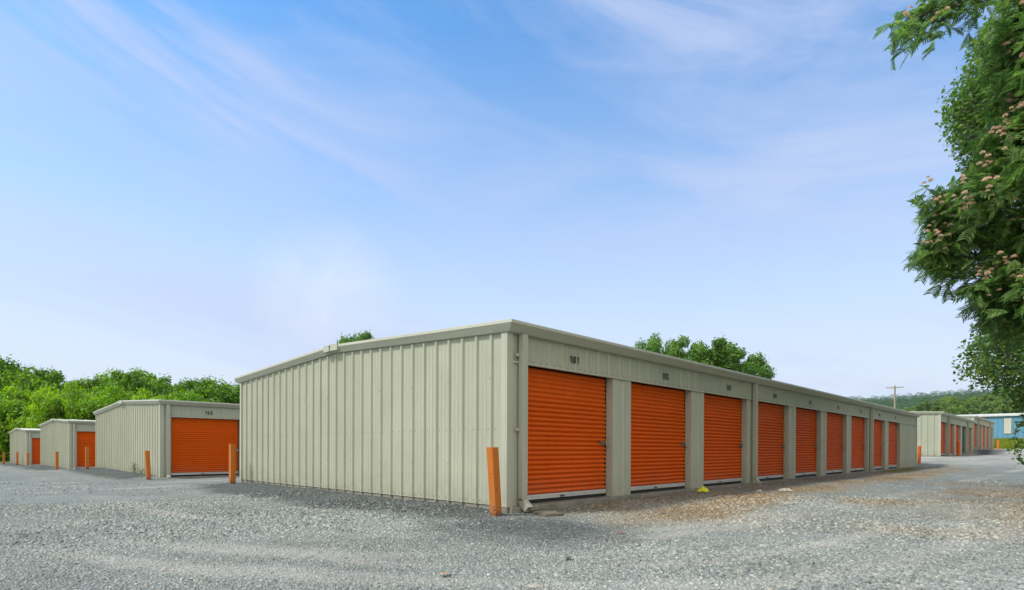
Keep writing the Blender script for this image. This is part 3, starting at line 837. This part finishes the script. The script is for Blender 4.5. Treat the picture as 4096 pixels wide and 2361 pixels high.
def flat_leaf(x, y, s, mat, label, rz):
    mb = MB()
    pts = [(0, -1), (.35, -.55), (.62, -.05), (.38, .45), (0, 1), (-.38, .45), (-.62, -.05), (-.35, -.55)]
    mb.face([(a*s, b*s, .02+.25*s*abs(a)) for a, b in pts])
    for a, b in zip(pts, pts[1:]+pts[:1]): pass
    o = mb.build('fallen_leaf', mat, None, (x, y, float(land(x, y)))); o.rotation_euler = (.1, .05, rz); tag(o, label, 'fallen leaf')
REDLEAF = plain('red_leaf', (.30, .06, .03), .7); TANLEAF = plain('tan_leaf', (.42, .26, .14), .8); DKLEAF = plain('dark_leaf', (.05, .04, .03), .8)
flat_leaf(-.3, -2.02, .06, REDLEAF, 'reddish fallen leaf on the gravel below the first orange door', .6)
flat_leaf(-2.95, -2.3, .06, TANLEAF, 'tan fallen leaf on the gravel at the bottom of the photo', 1.9)
flat_leaf(-1.86, -2.55, .055, DKLEAF, 'dark fallen leaf on the grey gravel right of the tan one', 2.4)
flat_leaf(1.6, -1.45, .06, REDLEAF, 'dark red fallen leaf on the tan patch before the doors', 1.2)

# dry leaf bits
def litter(n):
    xs, ys = [], []
    while sum(len(a) for a in xs) < n:
        x = RNG.uniform(-2, 30, 20000); y = RNG.uniform(-6, -.05, 20000)
        w = zones(x, y)[:, 1]
        k = RNG.random(20000) < w**1.5*np.clip(10/(x+6), .15, 1)+.004
        xs.append(x[k]); ys.append(y[k])
    x = np.concatenate(xs)[:n]; y = np.concatenate(ys)[:n]
    P = np.stack([x, y, land(x, y)+.014+.012*RNG.random(n)], -1)
    N = RNG.normal(0, .45, (n, 3)); N[:, 2] = 1
    return leaf_faces(P, N, .026, .5)
v_, f_ = litter(11000)
tag(link('leaf_litter', np_mesh('leaf_litter', v_, f_, DRYLEAF)), 'dry brown leaf bits strewn before the orange doors', 'leaf litter', kind='stuff')

def blades(P, h, w, mat, name, rng=RNG):
    n = len(P); a = rng.uniform(0, 6.283, n); hh = h*rng.uniform(.5, 1.3, n); l = rng.normal(0, .35, (n, 2))*hh[:, None]
    c = np.stack([np.cos(a), np.sin(a), np.zeros(n)], -1)*w/2
    tip = P+np.stack([l[:, 0], l[:, 1], hh], -1)
    v = np.stack([P-c, P+c, tip], 1).reshape(-1, 3)
    return np_mesh(name, v, np.arange(n*3).reshape(-1, 3), mat)
n = 42000
x = 73.7+RNG.random(n)**1.3*36; y = RNG.uniform(-16, 9, n); 
P = np.stack([x, y, land(x, y)-.02], -1)
tag(link('grass', blades(P, .42, .05, GRASSM, 'grass')), 'yellow green rough grass on the bank below the blue building', 'grass', kind='stuff')
n = 500
x = np.concatenate([RNG.uniform(19, 24.5, n), RNG.normal(-.9, .5, 90)]); y = np.concatenate([-.35-RNG.random(n)**2*.6, RNG.normal(17.2, 1.2, 90)])
k = ~((x > -.1) & (y > -.1)); x = x[k]; y = y[k]
tag(link('weeds', blades(np.stack([x, y, land(x, y)-.01], -1), .06, .02, GRASSM, 'weeds')), 'low green weeds in the gravel along the wall foot', 'weeds', kind='stuff')
def weed(x, y, h, n, label, seed):
    rg = np.random.default_rng(seed)
    o = empty('weed', (x, y, float(land(x, y))))
    st = MB()
    for i in range(3): st.tube([(0, 0, -.02), (rg.normal(0, .04), rg.normal(0, .04), h*.5), (rg.normal(0, .08), rg.normal(0, .08), h)], [.006, .005, .002], 5)
    st.build('stem', BARK, o)
    P = rg.normal(0, 1, (n, 3))*np.array([.07, .07, h*.3])+np.array([0, 0, h*.5])
    v, f = leaf_faces(P, rg.normal(0, 1, (n, 3)), .05, .6, rng=rg); link('leaves', np_mesh('leaves', v, f, LEAF_BROAD), o)
    tag(o, label, 'weed')
weed(-.13, 18.5, .38, 70, 'taller weed sprouting at the foot of the wall beside unit 125', 1)
weed(-.14, 17.5, .16, 30, 'short weed at the wall foot nearer the corner beside unit 125', 2)

# ------------------------------------------------------------------ blue building, kerb, utility pole
b = empty('blue_building', (110, 0, float(land(110, 0))-.1)); zb = b.location.z
mb = MB()
ya, yb = -26, 10.5
top = 5.95-zb
def tz(s_): return top
ribbed(mb, yb-ya, 0, tz, (0, ya, 0), (0, 1, 0), (-1, 0, 0), .3, 0, .04, .6)
mb.face([(0, ya, 0), (0, ya, top), (24, ya, top), (24, ya, 0)]); mb.face([(0, yb, 0), (24, yb, 0), (24, yb, top), (0, yb, top)]); mb.face([(24, ya, 0), (24, ya, top), (24, yb, top), (24, yb, 0)])
mb.build('wall', BLUE, b)
mb = MB(); mb.box(-.25, 24.2, ya-.2, yb+.2, top+.002, top+.22); mb.build('eave_trim', WHITE, b, bevel=.02)
mb = MB(); mb.face([(-.2, ya, top+.225), (12, ya, top+1.0), (12, yb, top+1.0), (-.2, yb, top+.225)]); mb.face([(12, ya, top+1.0), (24, ya, top+.225), (24, yb, top+.225), (12, yb, top+1.0)]); mb.build('roof', WHITE, b)
mb = MB(); mb.box(-.09, -.045, 1.5, 2.36, 3.3-zb, 5.62-zb); mb.build('wall_panel', PALE, b, bevel=.01)
tag(b, 'long blue metal building with a white roof edge and one pale panel, behind the grass', 'building')
kb = MB(); kb.box(73.0, 73.55, -30, 14, .6, .93); tag(kb.build('kerb', concrete('pale_kerb_concrete', (.55, .54, .5)), None, None, .02), 'pale concrete kerb where the gravel meets the grass bank', 'kerb')

p = at(3579.6, 1542.6, 96)
g = float(land(p[0], p[1])); H = p[2]-g
u = empty('utility_pole', (p[0], p[1], g), math.atan2(-1, 0)+R(8))
mb = MB(); mb.tube([(0, 0, -.5), (0, 0, H*.5), (0, 0, H)], [.19, .155, .12], 12); mb.build('pole', POLEW, u)
mb = MB(); mb.box(-1.2, 1.2, -.19, -.11, H-.42, H-.29); ca = mb.build('crossarm', POLEW, u, bevel=.01)
for xx in (-1.1, -.45, .45, 1.1):
    mb = MB(); mb.tube([(xx, -.15, H-.29), (xx, -.15, H-.22), (xx, -.15, H-.12)], [.03, .06, .035], 8); mb.build('insulator', plain('insulator_glaze', (.35, .3, .26), .3) if xx == -1.1 else bpy.data.materials['insulator_glaze'], ca)
mb = MB()
mb.tube([(0, -.1, H-1.72), (-.45, -.1, H-1.62), (-.72, -.1, H-1.38)], .035, 6); mb.tube([(0, -.1, H-1.72), (.45, -.1, H-1.62), (.72, -.1, H-1.38)], .035, 6)
mb.build('bracket', STEEL, u)
tag(u, 'brown wooden utility pole with a crossarm, rising behind the long roof', 'utility pole')

# ------------------------------------------------------------------ the flowering silk tree at the right edge
def twigs(mb, nodes, tips, rr, rt, rg):
    """joins every leaf cluster to the nearest wood already there, nearest clusters first, so twigs fork outwards"""
    N = [np.array(n) for n in nodes]; root = N[0]
    for c in sorted(tips, key=lambda c: min(np.linalg.norm(n-c) for n in nodes)):
        A = np.array(N); d = np.linalg.norm(A-c, axis=1)+.35*np.abs(np.linalg.norm(A-root, axis=1)-np.linalg.norm(c-root)+.3)
        s0 = N[int(np.argmin(d))]; m_ = (s0+c)/2+np.array([rg.uniform(-.03, .03), rg.uniform(-.03, .03), .05])
        mb.tube([tuple(s0), tuple(m_), tuple(c)], [rr, rr*.7, rt], 5)
        N.append(m_); N.append(np.array(c))

def feather_leaf(L, rng, npair=12):
    """a twice-feathered leaf: drooping rib with paired narrow pinnae, as vertex and face arrays"""
    V, Fq = [], []
    def strip(pts, w, up):
        b = len(V)
        for i, p in enumerate(pts):
            d = np.array(pts[min(i+1, len(pts)-1)])-np.array(pts[max(i-1, 0)]); d = d/np.linalg.norm(d)
            sd = np.cross(d, up); sd = sd/(np.linalg.norm(sd)+1e-9)
            ww = w*(.55, 1, .35)[i] if len(pts) == 3 else w
            V.append(np.array(p)+sd*ww/2); V.append(np.array(p)-sd*ww/2)
        for i in range(len(pts)-1): Fq.append((b+2*i, b+2*i+1, b+2*i+3, b+2*i+2))
    dr = rng.uniform(.25, .6)
    rib = lambda t: np.array([t*L, 0, .10*L*t-dr*L*t*t])
    strip([rib(t) for t in (0, .33, .66, 1)], .006, np.array([0, 0, 1.0]))
    for i in range(npair):
        t = .2+.8*i/(npair-1)
        ln = L*.40*math.sin(math.pi*(.18+.78*(1-(t-.2)/.8*.8)))**.8+.02
        p = rib(t)
        for sgn in (-1, 1):
            d = np.array([.42, sgn*.9, -.12+rng.normal(0, .06)])
            q = p+d*ln*.5; e = p+d*ln+np.array([.12*ln, 0, -.22*ln])
            strip([p, q, e], .0155, np.array([.1, -sgn*.2, 1.0]))
    return np.array(V), np.array(Fq)
rng = np.random.default_rng(5)
LEAVES = [feather_leaf(.15, rng, 8) for _ in range(6)]

def orient(d, roll):
    d = d/np.linalg.norm(d)
    up = np.array([0, 0, 1.0]); s_ = np.cross(up, d); s_ /= (np.linalg.norm(s_)+1e-9); u_ = np.cross(d, s_)
    c, q = math.cos(roll), math.sin(roll)
    return np.stack([d, s_*c+u_*q, u_*c-s_*q], 0)

sedge = [(-600, 4000), (-250, 4000), (0, 4010), (60, 3995), (180, 3915), (250, 3935), (380, 3965), (520, 3935), (600, 3880), (680, 3840), (740, 3780), (790, 3730), (860, 3700), (960, 3690), (1010, 3680), (1060, 3690), (1100, 3765), (1180, 3830), (1260, 3890), (1320, 3990), (1400, 4140)]
clusters = []
while len(clusters) < 1050:
    y = rng.uniform(-560, 1330); e = np.interp(y, *zip(*sedge))
    x = e+82+rng.random()**1.3*(5000-e)
    w = np.clip((x-e)/260, .25, 1)
    D = 7.4+rng.uniform(-1, 1)*1.15*w
    clusters.append((x, y, D))
for q in ((3640, 130), (3670, 70), (3720, 40), (3780, 70), (3840, 20), (3740, 130), (3800, -20), (3880, -10), (3930, 10)):
    clusters.append((q[0], q[1], 6.9+rng.uniform(-.15, .15)))
for q in ((3720, 800), (3750, 850), (3715, 1010), (3740, 980), (3770, 830), (3775, 920)):
    clusters.append((q[0], q[1], 7.0))
base = np.array([5.8, -7.7, 0]); base[2] = land(base[0], base[1])
LV, LF, BV, BF = [], [], [], []; off = boff = 0
tips = []; blooms = []
axis = np.array([5.4, -6.8, 0])
for (x, y, D) in clusters:
    c = at(x, y, D); tips.append(c)
    out = c-np.array([axis[0], axis[1], c[2]-.2]); out /= np.linalg.norm(out)
    for k in range(rng.integers(16, 22)):
        v, f = LEAVES[rng.integers(0, 6)]
        d = out*.45+rng.normal(0, .75, 3); d[2] = d[2]*.6-.10
        M = orient(d, rng.normal(0, .6)); s_ = rng.uniform(.75, 1.2)
        LV.append(v*s_@M+c+rng.normal(0, .085, 3)); LF.append(f+off); off += len(v)
    if rng.random() < .30: blooms.append(c+np.array([-.12, -.05, .10])*rng.uniform(.6, 1.3))
    # blossoms sit on the outside of the crown, here the side over the yard
    if D < np.interp(min(x-np.interp(y, *zip(*sedge)), 260), [0, 260], [7.6, 7.3]) and rng.random() < .85 and y > 60:
        side = np.array([-.72, -.1, .35]); blooms.append(c+side*rng.uniform(.20, .36))
for bo in blooms:
    for _ in range(rng.integers(2, 5)):
        # pink brush: a fan of fine filaments
        bc = bo+rng.normal(0, .05, 3)*np.array([1, 1, .7]); n = 40
        d = rng.normal(0, 1, (n, 3)); d[:, 2] = np.abs(d[:, 2])*1.1; d /= np.linalg.norm(d, axis=1, keepdims=True)
        sd_ = np.cross(d, rng.normal(0, 1, (n, 3))); sd_ /= np.linalg.norm(sd_, axis=1, keepdims=True)
        r = rng.uniform(.020, .034)
        v = np.stack([bc+d*.004, bc+d*r+sd_*.0055, bc+d*r-sd_*.0055], 1).reshape(-1, 3)
        BV.append(v); BF.append(np.arange(n*3).reshape(-1, 3)+boff); boff += n*3
T = empty('silk_tree', tuple(base)); inv = -base
link('crown', np_mesh('crown', np.concatenate(LV)+inv, np.concatenate(LF), LEAF_SILK), T)
link('blossoms', np_mesh('blossoms', np.concatenate(BV)+inv, np.concatenate(BF), PINK), T)
mb = MB()
mb.tube([(0, 0, -.3), (-.05, .05, .8), (-.1, .12, 1.7), (-.3, .3, 2.6)], [.17, .14, .12, .09], 10)
mb.build('trunk', BARK, T)
mb = MB(); rg = random.Random(4)
nodes = [np.array([-.1, .12, 1.7]), np.array([-.3, .3, 2.6])]
for tgt in ((4050, 1000, 8.2), (4000, 700, 8.0), (4060, 300, 8.1), (4250, -100, 7.6), (4500, 500, 8.6), (4600, 0, 7.4), (3980, -120, 7.3), (4300, 1250, 8.2)):
    e = at(*tgt)-base; s0 = nodes[rg.randint(0, 1)]; m_ = (s0+e)/2+np.array([rg.uniform(-.2, .2), rg.uniform(-.2, .2), .25])
    mb.tube([tuple(s0), tuple(m_), tuple(e)], [.06, .034, .014], 7); nodes += [m_, e]
twigs(mb, nodes, [c-base for c in tips[::2]], .009, .003, rg)
mb.build('branches', BARK, T)
tag(T, 'feathery leaved tree with pink brush blossoms overhanging the right edge', 'tree')

# the darker small-leaved tree behind it
bedge = [(60, 3960), (120, 3905), (250, 3880), (350, 3820), (430, 3785), (490, 3765), (560, 3800), (640, 3860), (900, 3920), (1200, 3990), (1290, 3950), (1340, 3905), (1400, 3870), (1440, 3850), (1500, 3850), (1540, 3890), (1546, 4010), (1600, 4045), (1650, 4085), (1690, 4120), (1750, 4220)]
P, N, tips = [], [], []
def sprig(c, r, n, out):
    p = c+np.clip(rng.normal(0, 1, (n, 3)), -1.6, 1.6)*np.array([r, r, r*.75]); P.append(p)
    N.append(rng.normal(0, .6, (n, 3))+out*.5+np.array([0, 0, .7])); tips.append(c)
cnt = 0
while cnt < 2300:
    y = rng.uniform(60, 1740); e = np.interp(y, *zip(*bedge)); x = e+18+rng.random()**1.1*(4750-e)
    w = np.clip((x-e)/200, .2, 1); D = 12.2+rng.uniform(-1, 1)*1.7*w
    if y > 1330 and x < 4096 and rng.random() < .12: continue
    c = at(x, y, D); sprig(c, .15, 13, np.array([-.7, .5, .2])); cnt += 1
for i in range(150):
    y = rng.uniform(1300, 1690); e = np.interp(y, *zip(*bedge)); x = e+(15 if y < 1500 else 45)+rng.random()*(4200-e)
    sprig(at(x, y, 12.0+rng.uniform(-.8, .8)), .15, 13, np.array([-.7, .5, .2]))
for i in range(620):
    y = rng.uniform(130, 680); e = np.interp(y, *zip(*bedge)); x = e+26+rng.random()*215
    sprig(at(x, y, 12.0+rng.uniform(-.8, .8)), .15, 13, np.array([-.7, .5, .2]))
for i in range(330):
    y = rng.uniform(1230, 1620); e = np.interp(y, *zip(*bedge)); x = e+35+rng.random()*300
    sprig(at(x, y, 12.8+rng.uniform(-.6, 1.2)), .16, 13, np.array([-.7, .5, .2]))
for i in range(620):      # the fuller inner part of the crown
    y = rng.uniform(110, 1560) ; e = np.interp(y, *zip(*bedge)); x = e+60+rng.random()*(330 if y < 1250 else 300)
    sprig(at(x, y, 13.0+rng.uniform(-.6, 1.2)), .17, 12, np.array([-.7, .5, .2]))
for q in ((4075, 1700), (4068, 1725), (4062, 1748), (4072, 1775), (4080, 1790), (4060, 1800), (4082, 1818), (4072, 1840), (4085, 1850), (4090, 1770), (4092, 1690)):
    sprig(at(q[0], q[1], 11.6), .06, 9, np.array([-.7, .5, .2]))
for i in range(18):       # drooping single twigs between the two crowns
    sprig(at(3930+rng.random()*110, 1275+rng.random()*60, 11.8), .08, 8, np.array([-.7, .5, .2]))
base = np.array([13.2, -8.2, 0.0]); base[2] = land(base[0], base[1])
T = empty('leafy_tree', tuple(base))
v_, f_ = leaf_faces(np.concatenate(P), np.concatenate(N), .085, .75)
link('crown', np_mesh('crown', v_-base, f_, LEAF_BROAD), T)
mb = MB(); mb.tube([(0, 0, -.3), (.05, .1, 1.5), (-.1, .3, 3.2), (-.3, .6, 5), (-.5, .8, 7.5)], [.24, .2, .16, .1, .04], 10); mb.build('trunk', BARK, T)
mb = MB(); nodes = [np.array(q) for q in ((.0, .2, 2.4), (-.1, .3, 3.2), (-.3, .6, 5), (-.4, .7, 6.2))]
for q, z in ((4250, 500), (4300, 900), (4150, 1400), (4250, 1600), (4100, 1300), (4200, 300)):
    e = at(q, z, 12.2)-base; s0 = min(nodes[:4], key=lambda a: abs(a[2]-e[2]+.8)); m_ = (s0+e)/2+np.array([0, 0, .3]); mb.tube([tuple(s0), tuple(m_), tuple(e)], [.08, .05, .02], 7); nodes += [m_, e]
twigs(mb, nodes, [c-base for c in tips[::2]], .012, .004, rg)
mb.build('branches', BARK, T)
tag(T, 'darker small leaved tree behind the flowering one, bough hanging over the blue building', 'tree')

# ------------------------------------------------------------------ summer haze over the valley
mb = MB(); mb.box(-2100, 2100, -2100, 2100, -4, 150)
hm = bpy.data.materials.new('haze_air'); hm.use_nodes = True; ht = hm.node_tree; ht.nodes.clear()
ho = ht.nodes.new('ShaderNodeOutputMaterial'); hv = ht.nodes.new('ShaderNodeVolumePrincipled')
hv.inputs['Color'].default_value = (.86, .92, 1, 1); hv.inputs['Density'].default_value = .00006; hv.inputs['Anisotropy'].default_value = .2
ht.links.new(hv.outputs[0], ho.inputs['Volume'])
tag(mb.build('haze', hm), 'thin pale summer haze in the air over the valley', 'haze', kind='stuff')

# ------------------------------------------------------------------ sky and sun
SUN_EL, SUN_AZ = 54.0, 150.0      # azimuth of the sun measured from +X towards +Y
sd = Vector((math.cos(R(SUN_AZ))*math.cos(R(SUN_EL)), math.sin(R(SUN_AZ))*math.cos(R(SUN_EL)), math.sin(R(SUN_EL))))
W = bpy.data.worlds.new('World'); S.world = W; W.use_nodes = True
t = NT.__new__(NT); t.t = W.node_tree; t.t.nodes.clear()
wo = t.n('ShaderNodeOutputWorld')
sky = t.n('ShaderNodeTexSky', _sky_type='NISHITA', _sun_disc=False, _sun_elevation=R(SUN_EL), _sun_rotation=R(90-SUN_AZ), _altitude=200, _air_density=1.0, _dust_density=1.2, _ozone_density=1.6)
tc = t.n('ShaderNodeTexCoord'); sx = t.n('ShaderNodeSeparateXYZ'); t.l(tc.outputs['Generated'], sx.inputs[0])
az = t.math('ARCTAN2', sx.outputs[1], sx.outputs[0])      # long thin cloud bands, nearly level, dipping a little to the south
cv = t.n('ShaderNodeCombineXYZ'); t.l(t.math('MULTIPLY', az, .8), cv.inputs[0])
t.l(t.math('MULTIPLY', t.math('SUBTRACT', sx.outputs[2], t.math('MULTIPLY', az, .20)), 4.2), cv.inputs[1])
mp = t.n('ShaderNodeMapping'); mp.inputs['Location'].default_value = (3.1, 1.7, 0); t.l(cv.outputs[0], mp.inputs['Vector'])
n1 = t.noise(mp.outputs[0], 1.7, 9, .6, .9)
n2 = t.noise(mp.outputs[0], 1.1, 4, .5, .4)
cl = t.math('MULTIPLY', t.ramp(n1, [(.43, 0), (.64, 1)]), t.ramp(n2, [(.36, .3), (.58, 1)]))
hz = t.ramp(sx.outputs[2], [(0.0, 1), (.12, .95), (.24, .72), (.40, .38), (.58, .08), (.75, 0)])
STR = .13
c = t.mix(1.0, sky.outputs[0], (.46, 1.03, 1.36), 'MULTIPLY')
c = t.mix(t.math('MULTIPLY', hz, .95), c, (3.95, 4.2, 4.85))
c = t.mix(t.math('MULTIPLY', cl, .72), c, (2.95, 3.45, 4.8))
# one brighter wisp above the left roof slope
d0 = at(1310, 1185, 1.0)-CPOS; d0 = d0/np.linalg.norm(d0)
dt = t.n('ShaderNodeVectorMath', _operation='DOT_PRODUCT'); t.l(tc.outputs['Generated'], dt.inputs[0]); dt.inputs[1].default_value = tuple(d0)
n3 = t.noise(tc.outputs['Generated'], 7, 7, .6, .8)
wf = t.math('MULTIPLY', t.ramp(dt.outputs['Value'], [(.9935, 0), (.9996, 1)]), t.ramp(n3, [(.32, .15), (.62, 1)]))
c = t.mix(t.math('MULTIPLY', wf, .62), c, (4.1, 4.45, 5.0))
# unseen pale cloud bank added behind the viewer as fill for shaded fronts
bd = t.n('ShaderNodeVectorMath', _operation='DOT_PRODUCT'); t.l(tc.outputs['Generated'], bd.inputs[0]); bd.inputs[1].default_value = (-.72, -.60, .34)
bf = t.math('MULTIPLY', t.ramp(bd.outputs['Value'], [(.05, 0), (.5, 1)]), t.ramp(n1, [(.2, .55), (.6, 1)]))
c = t.mix(t.math('MULTIPLY', bf, .9), c, (7.4, 6.7, 5.5))
bg = t.n('ShaderNodeBackground', Strength=STR); t.l(c, bg.inputs['Color']); t.l(bg.outputs[0], wo.inputs['Surface'])

sl = bpy.data.lights.new('sun', 'SUN'); sl.energy = 2.6; sl.angle = R(8); sl.color = (1, .95, .87)
so = bpy.data.objects.new('sun', sl); COL.objects.link(so)
so.rotation_euler = sd.to_track_quat('Z', 'Y').to_euler(); so.location = (0, 0, 40)

# ------------------------------------------------------------------ camera
cam = bpy.data.cameras.new('camera'); co = bpy.data.objects.new('camera', cam); COL.objects.link(co)
cam.sensor_fit = 'HORIZONTAL'; cam.sensor_width = 36; cam.lens = CF/4096*36
cam.shift_y = (CV0-2361/2)/4096; cam.clip_start = .05; cam.clip_end = 6000
M = Matrix(((CR[0], CU[0], -_F[0], CPOS[0]), (CR[1], CU[1], -_F[1], CPOS[1]), (CR[2], CU[2], -_F[2], CPOS[2]), (0, 0, 0, 1)))
co.matrix_world = M
S.camera = co
S.view_settings.view_transform = 'Standard'; S.view_settings.look = 'None'
S.view_settings.exposure = 0.6; S.view_settings.gamma = 1
S.cycles.use_denoising = True
S.cycles.max_bounces = 6; S.cycles.transparent_max_bounces = 4
